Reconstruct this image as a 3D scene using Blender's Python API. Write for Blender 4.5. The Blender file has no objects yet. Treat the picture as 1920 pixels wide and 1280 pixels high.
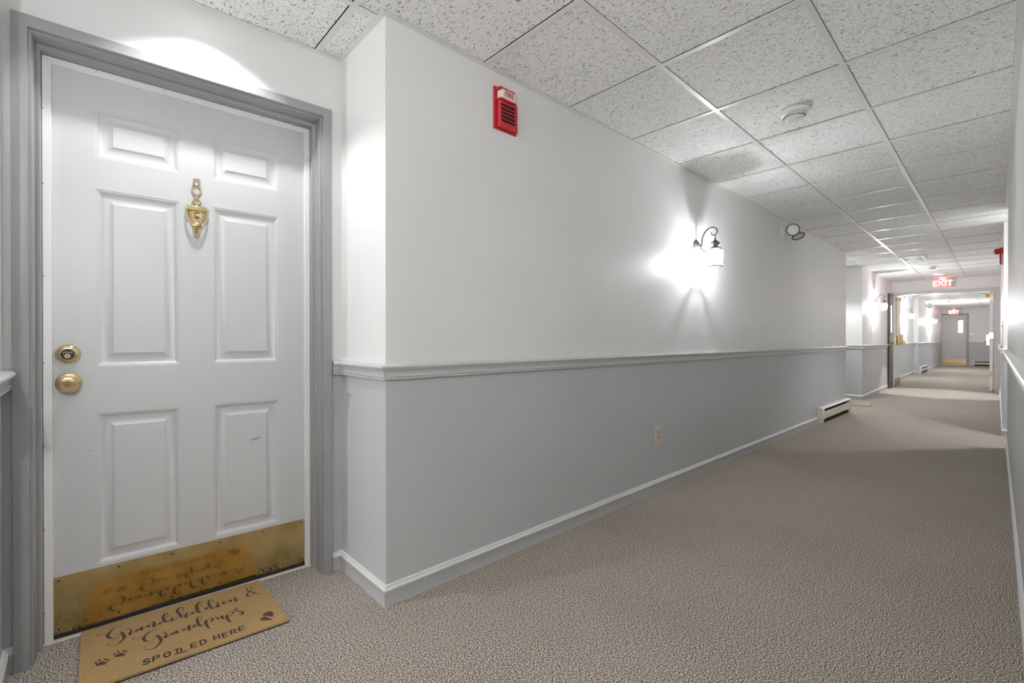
import bpy, bmesh, math, random
from mathutils import Vector, Matrix
random.seed(4)
sc = bpy.context.scene
COL = sc.collection
R = math.radians
H = 2.3428            # ceiling height
# ------------------------------------------------------------------ camera, world, exposure
cam_d = bpy.data.cameras.new('camera'); cam_d.sensor_width = 36; cam_d.lens = 36*861.116/1920
cam_d.clip_start = 0.01; cam_d.clip_end = 100
cam = bpy.data.objects.new('camera', cam_d); COL.objects.link(cam)
cam.location = (0, 0, 1.0603); cam.rotation_euler = (R(90-0.2488), 0, R(46.7873-90))
sc.camera = cam
w = bpy.data.worlds.new('world'); sc.world = w; w.use_nodes = True
w.node_tree.nodes['Background'].inputs[0].default_value = (0.75, 0.8, 0.9, 1)
w.node_tree.nodes['Background'].inputs[1].default_value = 0.3
vs = sc.view_settings; vs.view_transform = 'Standard'; vs.look = 'None'; vs.exposure = 1.80; vs.gamma = 1; vs.use_curve_mapping = False
cy = sc.cycles
cy.max_bounces = 14; cy.diffuse_bounces = 10; cy.glossy_bounces = 4; cy.transmission_bounces = 4; cy.transparent_max_bounces = 12
cy.caustics_reflective = False; cy.caustics_refractive = False; cy.sample_clamp_indirect = 4.0
cy.use_denoising = True
SCONCE_W = 5.2; CAN_W = 9; LAMP = (0.985, 0.99, 1.0)

def light(kind, name, loc, energy, parent=None, color=LAMP, radius=0.02, rot=None, angle=None, blend=.15):
    d = bpy.data.lights.new(name, kind); d.energy = energy; d.color = color
    d.shadow_soft_size = radius
    if kind == 'SPOT': d.spot_size = angle; d.spot_blend = blend
    o = bpy.data.objects.new(name, d); COL.objects.link(o); o.location = loc
    if rot: o.rotation_euler = rot
    if parent: o.parent = parent
    return o

# ------------------------------------------------------------------ materials
def mat(name, col, rough=.5, metal=0, emit=0, ecol=None, spec=None):
    m = bpy.data.materials.new(name); m.use_nodes = True
    b = m.node_tree.nodes['Principled BSDF']
    b.inputs['Base Color'].default_value = (*col, 1); b.inputs['Roughness'].default_value = rough
    b.inputs['Metallic'].default_value = metal
    if spec is not None: b.inputs['Specular IOR Level'].default_value = spec
    if emit: b.inputs['Emission Color'].default_value = (*(ecol or col), 1); b.inputs['Emission Strength'].default_value = emit
    return m
def N(m, t, **k):
    n = m.node_tree.nodes.new(t)
    for a, v in k.items():
        if a.startswith('_'): n.inputs[a[1:]].default_value = v
        else: setattr(n, a, v)
    return n
def L(m, a, ao, b, bi): m.node_tree.links.new(a.outputs[ao], b.inputs[bi])
def ramp(m, stops, interp='LINEAR'):
    n = N(m, 'ShaderNodeValToRGB'); r = n.color_ramp; r.interpolation = interp
    while len(r.elements) < len(stops): r.elements.new(.5)
    for e, (p, c) in zip(r.elements, stops):
        e.position = p; e.color = (*c, 1) if len(c) == 3 else c
    return n
def coords(m, scale=(1,1,1), space='Object'):
    t = N(m, 'ShaderNodeTexCoord'); mp = N(m, 'ShaderNodeMapping'); mp.inputs['Scale'].default_value = scale
    if space == 'World':
        g = N(m, 'ShaderNodeNewGeometry'); L(m, g, 'Position', mp, 'Vector')
    else: L(m, t, space, mp, 'Vector')
    return mp
def bump(m, src, out, strength, dist):
    b = m.node_tree.nodes['Principled BSDF']; n = N(m, 'ShaderNodeBump'); n.inputs['Strength'].default_value = strength
    n.inputs['Distance'].default_value = dist; L(m, src, out, n, 'Height'); L(m, n, 'Normal', b, 'Normal'); return n

def paint(name, col, rough=.42, tex=.25, scuff=0.0):
    m = mat(name, col, rough); b = m.node_tree.nodes['Principled BSDF']
    mp = coords(m, (1,1,1), 'World')
    n = N(m, 'ShaderNodeTexNoise', _Scale=260.0, _Detail=3.0); L(m, mp, 'Vector', n, 'Vector')
    bump(m, n, 'Fac', tex, .0012)
    n2 = N(m, 'ShaderNodeTexNoise', _Scale=1.3, _Detail=4.0); L(m, mp, 'Vector', n2, 'Vector')
    c2 = tuple(c*.955 for c in col)
    rp = ramp(m, [(.35, c2), (.6, col)]); L(m, n2, 'Fac', rp, 'Fac')
    L(m, rp, 'Color', b, 'Base Color')
    rr = N(m, 'ShaderNodeMapRange', **{'_To Min': rough-.05, '_To Max': rough+.08}); L(m, n2, 'Fac', rr, 'Value'); L(m, rr, 'Result', b, 'Roughness')
    return m
M = {}
M['upper'] = paint('white wall paint', (.83,.83,.825), .40, .22)
M['lower'] = paint('grey wall paint', (.545,.560,.568), .42, .22)
M['trim'] = paint('grey trim paint', (.55,.56,.562), .33, .05)
M['rail'] = paint('chair rail paint', (.60,.605,.605), .30, .04)
M['cap'] = paint('catch-light cap paint', (.78,.785,.785), .30, .04)  # grey trim lightened, puts catch light from above into the moulding colour
M['casing'] = paint('casing paint', (.345,.35,.355), .36, .06)
M['door'] = paint('door paint', (.655,.66,.665), .36, .12)
M['strip'] = paint('white seal strip', (.90,.90,.89), .4, .05)
M['fardoor'] = paint('grey door paint', (.66,.665,.66), .4, .05)
M['dark'] = mat('dark gap', (.012,.012,.012), .9)
M['sweep'] = mat('black rubber sweep', (.02,.02,.02), .6)
M['plenum'] = mat('plenum', (.05,.05,.05), .9)
M['tee'] = mat('white enamel tee', (.80,.80,.795), .28)
M['tee2'] = mat('white enamel', (.78,.78,.76), .35)
M['thresh'] = mat('beige threshold', (.68,.60,.47), .5)
M['brass'] = mat('polished brass', (.80,.62,.34), .14, 1)
M['brassd'] = mat('aged brass', (.45,.30,.14), .3, 1)
M['iron'] = mat('dark bronze iron', (.10,.10,.115), .45, .4)
M['black'] = mat('black', (.015,.012,.01), .35)
M['white'] = mat('white plastic', (.82,.82,.80), .35)
M['whitem'] = mat('matt white plastic', (.75,.75,.74), .5)
M['mat2'] = paint('grey beige pile', (.40,.36,.29), .9, .3)
M['ivory'] = mat('ivory plastic', (.70,.60,.46), .35)
M['ivoryd'] = mat('darker ivory plastic', (.55,.46,.34), .4)
M['beige'] = mat('beige enamel', (.68,.61,.50), .35)
M['beigel'] = mat('light heater enamel', (.72,.71,.69), .35)
M['red'] = mat('red enamel', (.55,.022,.03), .38)
M['redtext'] = mat('red print', (.50,.06,.05), .5)
M['lens'] = mat('frosted lens', (.80,.74,.68), .25)
M['chrome'] = mat('chrome', (.85,.85,.86), .12, 1)
M['steel'] = mat('dark steel', (.35,.34,.33), .35, 1)
M['wood'] = mat('dark brown wood', (.055,.04,.035), .35)
M['canlens'] = mat('lit lens', (1,1,1), .3, 0, .9, (1,.99,.98))
M['daylight'] = mat('daylit pane', (1,1,1), .3, 0, 2.2, (1,1,1))
M['exitface'] = mat('lit red sign face', (.5,.1,.1), .3, 0, .28, (1,.24,.22))
M['exitletter'] = mat('lit letters', (1,.8,.7), .3, 0, .55, (1,.72,.60))
M['ink'] = mat('brown print', (.10,.055,.045), .9)
M['catch'] = mat('clear lamp lens', (.86,.87,.88), .12)
M['chip'] = mat('chipped white', (.85,.85,.83), .5)

def glow_glass(name='lit lantern glass', strength=2.2):
    m = bpy.data.materials.new(name); m.use_nodes = True; nt = m.node_tree; nt.nodes.clear()
    o = nt.nodes.new('ShaderNodeOutputMaterial'); a = nt.nodes.new('ShaderNodeAddShader'); t = nt.nodes.new('ShaderNodeBsdfTransparent'); e = nt.nodes.new('ShaderNodeEmission')
    t.inputs[0].default_value = (.9,.9,.9,1); e.inputs[0].default_value = (1,.985,.97,1); e.inputs[1].default_value = strength
    nt.links.new(t.outputs[0], a.inputs[0]); nt.links.new(e.outputs[0], a.inputs[1]); nt.links.new(a.outputs[0], o.inputs[0]); return m
M['glow'] = glow_glass(strength=.9)
M['bulb'] = glow_glass('lit clear bulb', 12)

def carpet():
    m = mat('speckled loop carpet', (.35,.31,.27), .95, spec=.1); b = m.node_tree.nodes['Principled BSDF']
    mp = coords(m, (1,1,1), 'World')
    n = N(m, 'ShaderNodeTexNoise', _Scale=230.0, _Detail=2.5, _Roughness=.6); L(m, mp, 'Vector', n, 'Vector')
    rp = ramp(m, [(.40,(.08,.06,.045)),(.475,(.225,.19,.16)),(.525,(.47,.42,.365)),(.60,(.85,.79,.71))]); L(m, n, 'Fac', rp, 'Fac')
    n2 = N(m, 'ShaderNodeTexNoise', _Scale=1.7, _Detail=3.0); L(m, mp, 'Vector', n2, 'Vector')
    mx = N(m, 'ShaderNodeMixRGB', blend_type='MULTIPLY'); mx.inputs[0].default_value = 1
    r2 = ramp(m, [(.3,(.90,.90,.89)),(.7,(1,1,1))]); L(m, n2, 'Fac', r2, 'Fac')
    L(m, rp, 'Color', mx, 1); L(m, r2, 'Color', mx, 2); L(m, mx, 'Color', b, 'Base Color')
    bump(m, n, 'Fac', .2, .002); return m
M['carpet'] = carpet()

def tile():
    m = mat('fissured ceiling tile', (.8,.8,.79), .9, spec=.15); b = m.node_tree.nodes['Principled BSDF']
    # wandering worm fissures, longer across the corridor, plus pinholes
    mp = coords(m, (1,1,1), 'World')
    wob = N(m, 'ShaderNodeTexNoise', _Scale=22.0, _Detail=1.0); L(m, mp, 'Vector', wob, 'Vector')
    vm = N(m, 'ShaderNodeVectorMath', operation='MULTIPLY_ADD'); vm.inputs[1].default_value = (.035,.035,0); L(m, wob, 'Color', vm, 0); L(m, mp, 'Vector', vm, 2)
    st = N(m, 'ShaderNodeMapping'); st.inputs['Scale'].default_value = (235, 60, 1); L(m, vm, 'Vector', st, 'Vector')
    n = N(m, 'ShaderNodeTexNoise', _Scale=1.0, _Detail=0.6, _Roughness=.4); L(m, st, 'Vector', n, 'Vector')
    n2 = N(m, 'ShaderNodeTexNoise', _Scale=270.0, _Detail=0.0); L(m, mp, 'Vector', n2, 'Vector')
    r1 = ramp(m, [(.655,(0,0,0)),(.70,(1,1,1))]); L(m, n, 'Fac', r1, 'Fac')
    r2 = ramp(m, [(.70,(0,0,0)),(.75,(1,1,1))]); L(m, n2, 'Fac', r2, 'Fac')
    mx = N(m, 'ShaderNodeMath', operation='MAXIMUM'); L(m, r1, 'Color', mx, 0); L(m, r2, 'Color', mx, 1)
    cr = ramp(m, [(0,(.93,.93,.925)),(1,(.28,.28,.285))]); L(m, mx, 'Value', cr, 'Fac'); L(m, cr, 'Color', b, 'Base Color')
    inv = N(m, 'ShaderNodeMath', operation='SUBTRACT'); inv.inputs[0].default_value = 1; L(m, mx, 'Value', inv, 1)
    bump(m, inv, 'Value', .3, .002); return m
M['tile'] = tile()

def coir():
    m = mat('coir mat', (.50,.33,.15), .95, spec=.1); b = m.node_tree.nodes['Principled BSDF']
    mp = coords(m, (1,1,1), 'World')
    n = N(m, 'ShaderNodeTexNoise', _Scale=420.0, _Detail=3.0); L(m, mp, 'Vector', n, 'Vector')
    rp = ramp(m, [(.3,(.33,.20,.085)),(.55,(.50,.335,.155)),(.75,(.62,.43,.22))]); L(m, n, 'Fac', rp, 'Fac'); L(m, rp, 'Color', b, 'Base Color')
    bump(m, n, 'Fac', .6, .003); return m
M['coir'] = coir()

def kick():
    m = mat('worn brass plate', (.62,.44,.16), .2, 1); b = m.node_tree.nodes['Principled BSDF']
    mp = coords(m, (1,1,1)); sx = N(m, 'ShaderNodeSeparateXYZ'); L(m, mp, 'Vector', sx, 'Vector')
    n = N(m, 'ShaderNodeTexNoise', _Scale=9.0, _Detail=6.0); L(m, mp, 'Vector', n, 'Vector')
    rp = ramp(m, [(.3,(.52,.39,.15)),(.7,(.72,.58,.30))]); L(m, n, 'Fac', rp, 'Fac')
    # black tarnish flecks: many near the bottom edge, fading upward
    f = N(m, 'ShaderNodeTexNoise', _Scale=95.0, _Detail=6.0, _Roughness=.65); L(m, mp, 'Vector', f, 'Vector')
    g = N(m, 'ShaderNodeTexNoise', _Scale=7.0, _Detail=2.0); L(m, mp, 'Vector', g, 'Vector')
    mr = N(m, 'ShaderNodeMapRange', **{'_From Min': 0.0, '_From Max': .13, '_To Min': .15, '_To Max': -.10}); L(m, sx, 'Z', mr, 'Value')
    a = N(m, 'ShaderNodeMath', operation='ADD'); L(m, f, 'Fac', a, 0); L(m, mr, 'Result', a, 1)
    g2 = N(m, 'ShaderNodeMath', operation='MULTIPLY_ADD'); L(m, g, 'Fac', g2, 0); g2.inputs[1].default_value = .5; L(m, a, 'Value', g2, 2)
    fr = ramp(m, [(.925,(0,0,0)),(.96,(1,1,1))]); L(m, g2, 'Value', fr, 'Fac')
    mx = N(m, 'ShaderNodeMixRGB'); L(m, fr, 'Color', mx, 0); L(m, rp, 'Color', mx, 1); mx.inputs[2].default_value = (.045,.02,.008,1)
    L(m, mx, 'Color', b, 'Base Color')
    rm = N(m, 'ShaderNodeMath', operation='SUBTRACT'); rm.inputs[0].default_value = 1; L(m, fr, 'Color', rm, 1); L(m, rm, 'Value', b, 'Metallic')
    rg = N(m, 'ShaderNodeMapRange', **{'_To Min': .05, '_To Max': .15}); L(m, n, 'Fac', rg, 'Value'); L(m, rg, 'Result', b, 'Roughness')
    return m
M['kick'] = kick()

# ------------------------------------------------------------------ mesh helpers
class MB:
    def __init__(s): s.v = []; s.f = []; s.m = []
    def add(s, vs, fs, mi=0):
        k = len(s.v); s.v += [tuple(p) for p in vs]
        for f in fs: s.f.append([i+k for i in f]); s.m.append(mi)
        return s
    def box(s, x0, x1, y0, y1, z0, z1, mi=0):
        return s.add([(x0,y0,z0),(x1,y0,z0),(x1,y1,z0),(x0,y1,z0),(x0,y0,z1),(x1,y0,z1),(x1,y1,z1),(x0,y1,z1)],
                     [(0,3,2,1),(4,5,6,7),(0,1,5,4),(1,2,6,5),(2,3,7,6),(3,0,4,7)], mi)
    def prism(s, pts, a0, a1, axis='z', mi=0, side=None):
        def P(p, a): return {'z': (p[0],p[1],a), 'y': (p[0],a,p[1]), 'x': (a,p[0],p[1])}[axis]
        n = len(pts); k = len(s.v)
        s.v += [P(p,a0) for p in pts] + [P(p,a1) for p in pts]
        s.f.append([k+i for i in range(n)][::-1]); s.m.append(mi); s.f.append([k+n+i for i in range(n)]); s.m.append(mi)
        for i in range(n):
            j = (i+1) % n; s.f.append([k+i,k+j,k+n+j,k+n+i]); s.m.append(mi if side is None else side)
        return s
    def lathe(s, prof, c=(0,0,0), axis='z', seg=24, mi=0, arc=2*math.pi):
        k = len(s.v); full = abs(arc-2*math.pi) < 1e-6; ns = seg if full else seg+1
        for i in range(ns):
            t = arc*i/seg; ct, st = math.cos(t), math.sin(t)
            for r, h in prof:
                p = {'z': (r*ct, r*st, h), 'y': (r*ct, h, r*st), 'x': (h, r*ct, r*st)}[axis]
                s.v.append((p[0]+c[0], p[1]+c[1], p[2]+c[2]))
        n = len(prof)
        for i in range(seg):
            a = i*n; b = ((i+1) % ns)*n
            for j in range(n-1):
                s.f.append([k+a+j, k+b+j, k+b+j+1, k+a+j+1]); s.m.append(mi)
        return s
    def tube(s, path, r, seg=8, mi=0, closed=False):
        P = [Vector(p) for p in path]; n = len(P); k = len(s.v)
        rr = r if isinstance(r, (list, tuple)) else [r]*n
        up = None
        for i in range(n):
            if closed: d = P[(i+1) % n]-P[i-1]
            else: d = P[min(i+1,n-1)]-P[max(i-1,0)]
            d.normalize()
            if up is None:
                up = Vector((0,0,1)) if abs(d.z) < .9 else Vector((1,0,0))
            a = d.cross(up).normalized(); b = a.cross(d).normalized(); up = b
            for j in range(seg):
                t = 2*math.pi*j/seg; s.v.append(tuple(P[i]+(a*math.cos(t)+b*math.sin(t))*rr[i]))
        for i in range(n if closed else n-1):
            i2 = (i+1) % n
            for j in range(seg):
                j2 = (j+1) % seg; s.f.append([k+i*seg+j, k+i*seg+j2, k+i2*seg+j2, k+i2*seg+j]); s.m.append(mi)
        if not closed:
            s.f.append([k+j for j in range(seg)][::-1]); s.m.append(mi); s.f.append([k+(n-1)*seg+j for j in range(seg)]); s.m.append(mi)
        return s
    def sphere(s, c, r, seg=16, mi=0, sc_=(1,1,1)):
        n = 8; k = len(s.v)
        for i in range(n+1):
            ph = math.pi*i/n
            for j in range(seg):
                t = 2*math.pi*j/seg
                s.v.append((c[0]+r*sc_[0]*math.sin(ph)*math.cos(t), c[1]+r*sc_[1]*math.sin(ph)*math.sin(t), c[2]+r*sc_[2]*math.cos(ph)))
        for i in range(n):
            for j in range(seg):
                j2 = (j+1) % seg; s.f.append([k+i*seg+j, k+(i+1)*seg+j, k+(i+1)*seg+j2, k+i*seg+j2]); s.m.append(mi)
        return s
    def sweep(s, path, prof, mats=None, closed_prof=True):
        """plan path [(x,y)], profile [(out, z)], out = to the right of the travel direction; mitred"""
        n = len(path); k = len(s.v); q = len(prof); nor = []
        for i in range(n-1):
            d = Vector((path[i+1][0]-path[i][0], path[i+1][1]-path[i][1])).normalized(); nor.append(Vector((d.y, -d.x)))
        for i in range(n):
            if i == 0: m_ = nor[0]
            elif i == n-1: m_ = nor[-1]
            else:
                m_ = nor[i-1]+nor[i]; m_ = m_/(m_.dot(nor[i]))
            for o, z in prof: s.v.append((path[i][0]+m_.x*o, path[i][1]+m_.y*o, z))
        for i in range(n-1):
            for j in range(q if closed_prof else q-1):
                j2 = (j+1) % q
                s.f.append([k+i*q+j, k+i*q+j2, k+(i+1)*q+j2, k+(i+1)*q+j]); s.m.append(mats[j] if mats else 0)
        for e in (0, n-1): s.f.append([k+e*q+j for j in range(q)]); s.m.append(0)
        return s
    def build(s, name, mats, parent=None, loc=None, rotz=0, smooth=False, bevel=0, link=True, kind=None):
        me = bpy.data.meshes.new(name); me.from_pydata(s.v, [], s.f); me.update()
        if not isinstance(mats, (list, tuple)): mats = [mats]
        for x in mats: me.materials.append(x)
        for p, i in zip(me.polygons, s.m): p.material_index = i
        bm = bmesh.new(); bm.from_mesh(me); bmesh.ops.recalc_face_normals(bm, faces=bm.faces); bm.to_mesh(me); bm.free()
        if smooth:
            me.polygons.foreach_set('use_smooth', [True]*len(me.polygons)); me.set_sharp_from_angle(angle=R(38))
        o = bpy.data.objects.new(name, me); COL.objects.link(o)
        if parent: o.parent = parent
        if loc: o.location = loc
        if rotz: o.rotation_euler = (0,0,rotz)
        if bevel:
            b = o.modifiers.new('bevel', 'BEVEL'); b.width = bevel; b.segments = 2; b.limit_method = 'ANGLE'; b.angle_limit = R(40)
            me.polygons.foreach_set('use_smooth', [True]*len(me.polygons)); me.set_sharp_from_angle(angle=R(60))
        if kind: o['kind'] = kind
        return o
def thing(name, label, cat, loc, rotz=0, group=None, kind=None):
    o = bpy.data.objects.new(name, None); COL.objects.link(o); o.location = loc; o.rotation_euler = (0,0,rotz)
    o.empty_display_size = .05
    o['label'] = label
    if cat: o['category'] = cat
    if group: o['group'] = group
    if kind: o['kind'] = kind
    return o
def struct(o, label=None):
    o['kind'] = 'structure'
    if label: o['label'] = label
    return o
def copy_tree(o, loc, rotz, label, group=None):
    def cp(x, par):
        c = x.copy(); COL.objects.link(c); c.parent = par
        for ch in x.children: cp(ch, c)
        return c
    c = cp(o, None); c.location = loc; c.rotation_euler = (0,0,rotz); c['label'] = label
    if group: c['group'] = group
    return c
def text_mesh(txt, size, material, name, parent, loc, rot, extrude=.0004, space=1.0, bold=0):
    cu = bpy.data.curves.new(name, 'FONT'); cu.body = txt; cu.size = size; cu.align_x = 'CENTER'; cu.align_y = 'CENTER'
    cu.extrude = extrude; cu.space_character = space; cu.offset = bold; cu.resolution_u = 3
    t = bpy.data.objects.new(name, cu); COL.objects.link(t)
    bpy.context.view_layer.update()
    me = bpy.data.meshes.new_from_object(t.evaluated_get(bpy.context.evaluated_depsgraph_get()))
    bpy.data.objects.remove(t)
    me.materials.clear(); me.materials.append(material)
    o = bpy.data.objects.new(name, me); COL.objects.link(o); o.parent = parent; o.location = loc; o.rotation_euler = rot
    return o
def catmull(P, n=5):
    out = []
    for i in range(len(P)-1):
        p0 = P[max(i-1,0)]; p1 = P[i]; p2 = P[i+1]; p3 = P[min(i+2,len(P)-1)]
        for k in range(n):
            t = k/n
            out.append([.5*((2*b)+(-a+c)*t+(2*a-5*b+4*c-d)*t*t+(-a+3*b-3*c+d)*t**3) for a,b,c,d in zip(p0,p1,p2,p3)])
    out.append(list(P[-1])); return out

# ------------------------------------------------------------------ plan of the corridor (x along it, y to its left wall)
X0, D, D1, YD, DD = .8835, 1.6733, -.0145, 2.0954, -.0559
TH_L = math.atan(D1); TH_D = math.atan(DD)
def LWy(x): return D + D1*(x-X0)
def DWy(x): return YD + DD*(x-X0)
XR0 = -.181; XE = 8.2294; XC = 9.985; XH = 13.306; XH2 = 13.43; XP = 18.85; XEND = 26.3; XB = -8.0
ZR = .93   # paint line, hidden behind the chair rail
YBACK = 2.6
def wall_block(name, pts, label):
    b = MB(); b.prism(pts, 0, ZR, 'z', 0); b.prism(pts, ZR, H+.06, 'z', 1)
    return struct(b.build(name, [M['lower'], M['upper']]), label)
wall_block('wall_left', [(XB,1.70),(XR0,1.70),(XR0,DWy(XR0)),(XR0,YBACK),(XB,YBACK)], 'two tone wall left of the entry door recess')
wall_block('wall_left', [(X0,D),(XE,LWy(XE)),(XE,YBACK),(X0,YBACK)], 'long two tone wall, white above and grey below the chair rail')
wall_block('wall_left', [(XC,1.6655),(XH2,1.6833),(XH2,YBACK),(XC,YBACK)], 'short wall section beyond the alcove with the second lantern')
wall_block('wall_back', [(XE-.01,2.16),(XC+.01,2.16),(XC+.01,YBACK),(XE-.01,YBACK)], 'back wall of the left alcove')
wall_block('wall_left', [(XH2-.01,1.80),(XP,1.855),(XP,YBACK),(XH2-.01,YBACK)], 'wall section just beyond the double doors')
wall_block('wall_left', [(XP-.001,1.745),(XEND,1.70),(XEND,YBACK),(XP-.001,YBACK)], 'farthest left wall section with the fourth lantern')
RY1 = lambda x: -.0755 + .0047*x
wall_block('wall_right', [(XB,-.09),(0,RY1(0)),(6.62,RY1(6.62)),(6.62,-.9),(XB,-.9)], 'right wall beside the camera')
wall_block('wall_right', [(6.6,-.62),(7.37,-.62),(7.37,-.9),(6.6,-.9)], 'back wall of the right alcove')
wall_block('wall_right', [(7.35,-.019),(XH2,.006),(XH2,-.9),(7.35,-.9)], 'right wall section beyond the right alcove')
wall_block('wall_right', [(XH2-.01,.0),(XEND,.0),(XEND,-.9),(XH2-.01,-.9)], 'right wall beyond the double doors')
wall_block('wall_back', [(XB-.12,-.9),(XB+.0,-.9),(XB+.0,YBACK),(XB-.12,YBACK)], 'end wall behind the camera')
# end wall with a door opening
for pts in ([(XEND,-.1),(XEND+.15,-.1),(XEND+.15,.93),(XEND,.93)], [(XEND,1.72),(XEND+.15,1.72),(XEND+.15,YBACK),(XEND,YBACK)]):
    wall_block('wall_far', pts, 'far end wall beside the grey door')
b = MB(); b.box(XEND, XEND+.15, .93, 1.72, 2.09, H+.06); struct(b.build('wall_far', M['upper']), 'far end wall above the grey door')
# entry door wall, local frame at (X0,YD) turned by TH_D : x along the wall, y into it
def la(X): return (X-X0)/math.cos(TH_D)
CA = la(.338)                    # centre of the door opening
def in_door(o): o.location = (X0, YD, 0); o.rotation_euler = (0,0,TH_D); return o
HW = .459
for nm, x0, x1 in (('wall_left', la(XR0)-.01, CA-HW), ('wall_left', CA+HW, .012)):
    b = MB(); b.box(x0, x1, 0, .30, 0, ZR, 0); b.box(x0, x1, 0, .30, ZR, H+.06, 1)
    in_door(struct(b.build(nm, [M['lower'], M['upper']]), 'narrow wall strip beside the entry door casing'))
b = MB(); b.box(CA-HW, CA+HW, 0, .30, 2.062, H+.06); in_door(struct(b.build('wall_left', M['upper']), 'white wall above the entry door'))
b = MB(); b.box(CA-HW-.02, CA+HW+.02, .18, .29, 0, 2.2); in_door(struct(b.build('wall_back', M['dark']), 'dark backing behind the entry door'))
# cross wall with the double doors
b = MB(); b.box(XH, XH2, -.0, 1.72, 2.105, H+.06, 0); struct(b.build('wall_header', M['upper']), 'white header wall over the open double doors')

# ------------------------------------------------------------------ floor
b = MB(); b.box(XB-.1, XEND+.2, -.9, YBACK, -.06, 0); struct(b.build('floor', M['carpet']), 'speckled grey beige carpet')

# ------------------------------------------------------------------ suspended ceiling
G = .6096; GX = 1.3822
b = MB(); b.box(XB-.1, XEND+.2, -.9, YBACK, H+.05, H+.09); ceil = struct(b.build('ceiling', M['plenum']), 'suspended ceiling of fissured white lay-in tiles')
REG = [  # free areas below the ceiling (convex), tiles are clipped to them
    [(XB,-.09),(0,RY1(0)),(6.62,RY1(6.62)),(6.62,1.598),(X0,D),(XR0,1.70),(XB,1.70)],
    [(6.62,-.045),(7.35,-.019),(XH,.006),(XH,1.683),(XC,1.6655),(XE,LWy(XE)),(6.62,1.59)],
    [(XR0,1.695),(X0,D-.002),(X0,YD),(XR0,DWy(XR0))],
    [(XE,LWy(XE)-.002),(XC,1.6655),(XC,2.16),(XE,2.16)],
    [(6.62,-.62),(7.35,-.62),(7.35,-.02),(6.62,-.045)],
    [(XH2,.0),(XP,0),(XP,1.855),(XH2,1.80)],
    [(XP,0),(XEND,0),(XEND,1.70),(XP,1.745)]]
def clip(poly, axis, val, keep_less):
    out = []
    for i in range(len(poly)):
        a, c = poly[i], poly[(i+1) % len(poly)]
        ia = (a[axis] <= val) == keep_less or a[axis] == val; ic = (c[axis] <= val) == keep_less or c[axis] == val
        if ia: out.append(a)
        if ia != ic:
            t = (val-a[axis])/(c[axis]-a[axis]); p = [a[0]+t*(c[0]-a[0]), a[1]+t*(c[1]-a[1])]; p[axis] = val; out.append(tuple(p))
    return out
YT = [-.71, -.10, .51, 1.098, 1.7076, 2.317]
for k in range(-16, 42):
    xa, xb = GX+k*G+.0095, GX+(k+1)*G-.0165
    for j in range(len(YT)-1):
        ya, yb = YT[j]+.0095, YT[j+1]-.0138
        if j == 1: ya = -.105
        if j == 0 : yb = -.105
        b = MB()
        for rg in REG:
            p = clip(clip(clip(clip(rg, 0, xa, False), 0, xb, True), 1, ya, False), 1, yb, True)
            if len(p) >= 3:
                ar = abs(sum(p[i][0]*p[(i+1)%len(p)][1]-p[(i+1)%len(p)][0]*p[i][1] for i in range(len(p))))/2
                if ar > .00002: dz = random.uniform(0,.0015); b.prism(p, H+.0035+dz, H+.018, 'z')
        if b.v: b.build('tile', M['tile'], ceil)
# runners (long) and cross tees
def bar(x0, x1, y0, y1, name='runner', z0=H, z1=H+.0032, m='tee'):
    b = MB(); b.box(x0, x1, y0, y1, z0, z1); b.build(name, M[m], ceil)
for y in (.51, 1.098):
    for x0, x1 in ((XB, XH), (XH2, XEND)): bar(x0, x1, y-.012, y+.012)
for x0, x1 in ((XR0, X0), (XE, XC), (XH2, XEND)): bar(x0, x1, 1.7076-.012, 1.7076+.012)
for k in range(-15, 42):
    x = GX+k*G
    if XH-.02 < x < XH2+.02 or x < XB+.02 or x > XEND-.02: continue
    yl = 1.69
    if x < XR0: yl = 1.70
    elif x < X0: yl = 2.15
    elif x < XE: yl = LWy(x)
    elif x < XC: yl = 2.16
    elif x < XH: yl = 1.67
    elif x < XP: yl = 1.80
    else: yl = 1.70
    yr = -.07 if x < 6.62 else (-.62 if x < 7.35 else -.01)
    if x > XH: yr = 0
    cuts = sorted([yr, yl]+[y for y in (.51, 1.098, 1.7076) if yr < y < yl])
    for a, c in zip(cuts, cuts[1:]): bar(x-.012, x+.012, a+(.012 if a > yr else 0), c-(.012 if c < yl else 0), 'cross_tee')
# wall angle
ANG = [(0,H-.0015),(.022,H-.0015),(.022,H+.001),(0,H+.001)]
for path in ([(XB,1.70),(XR0,1.70),(XR0,DWy(XR0)),(X0,YD),(X0,D),(XE,LWy(XE)),(XE,2.16),(XC,2.16),(XC,1.6655),(XH,1.683),(XH,.006),(7.35,-.019),(7.35,-.62),(6.62,-.62),(6.62,RY1(6.62)),(0,RY1(0)),(XB,-.09)],
             [(XH2,0.0),(XH2,1.80),(XP,1.855),(XP,1.745),(XEND,1.70),(XEND,0),(XH2,0)]):
    b = MB(); b.sweep(path, ANG); b.build('wall_angle', M['tee2'], ceil)

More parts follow.
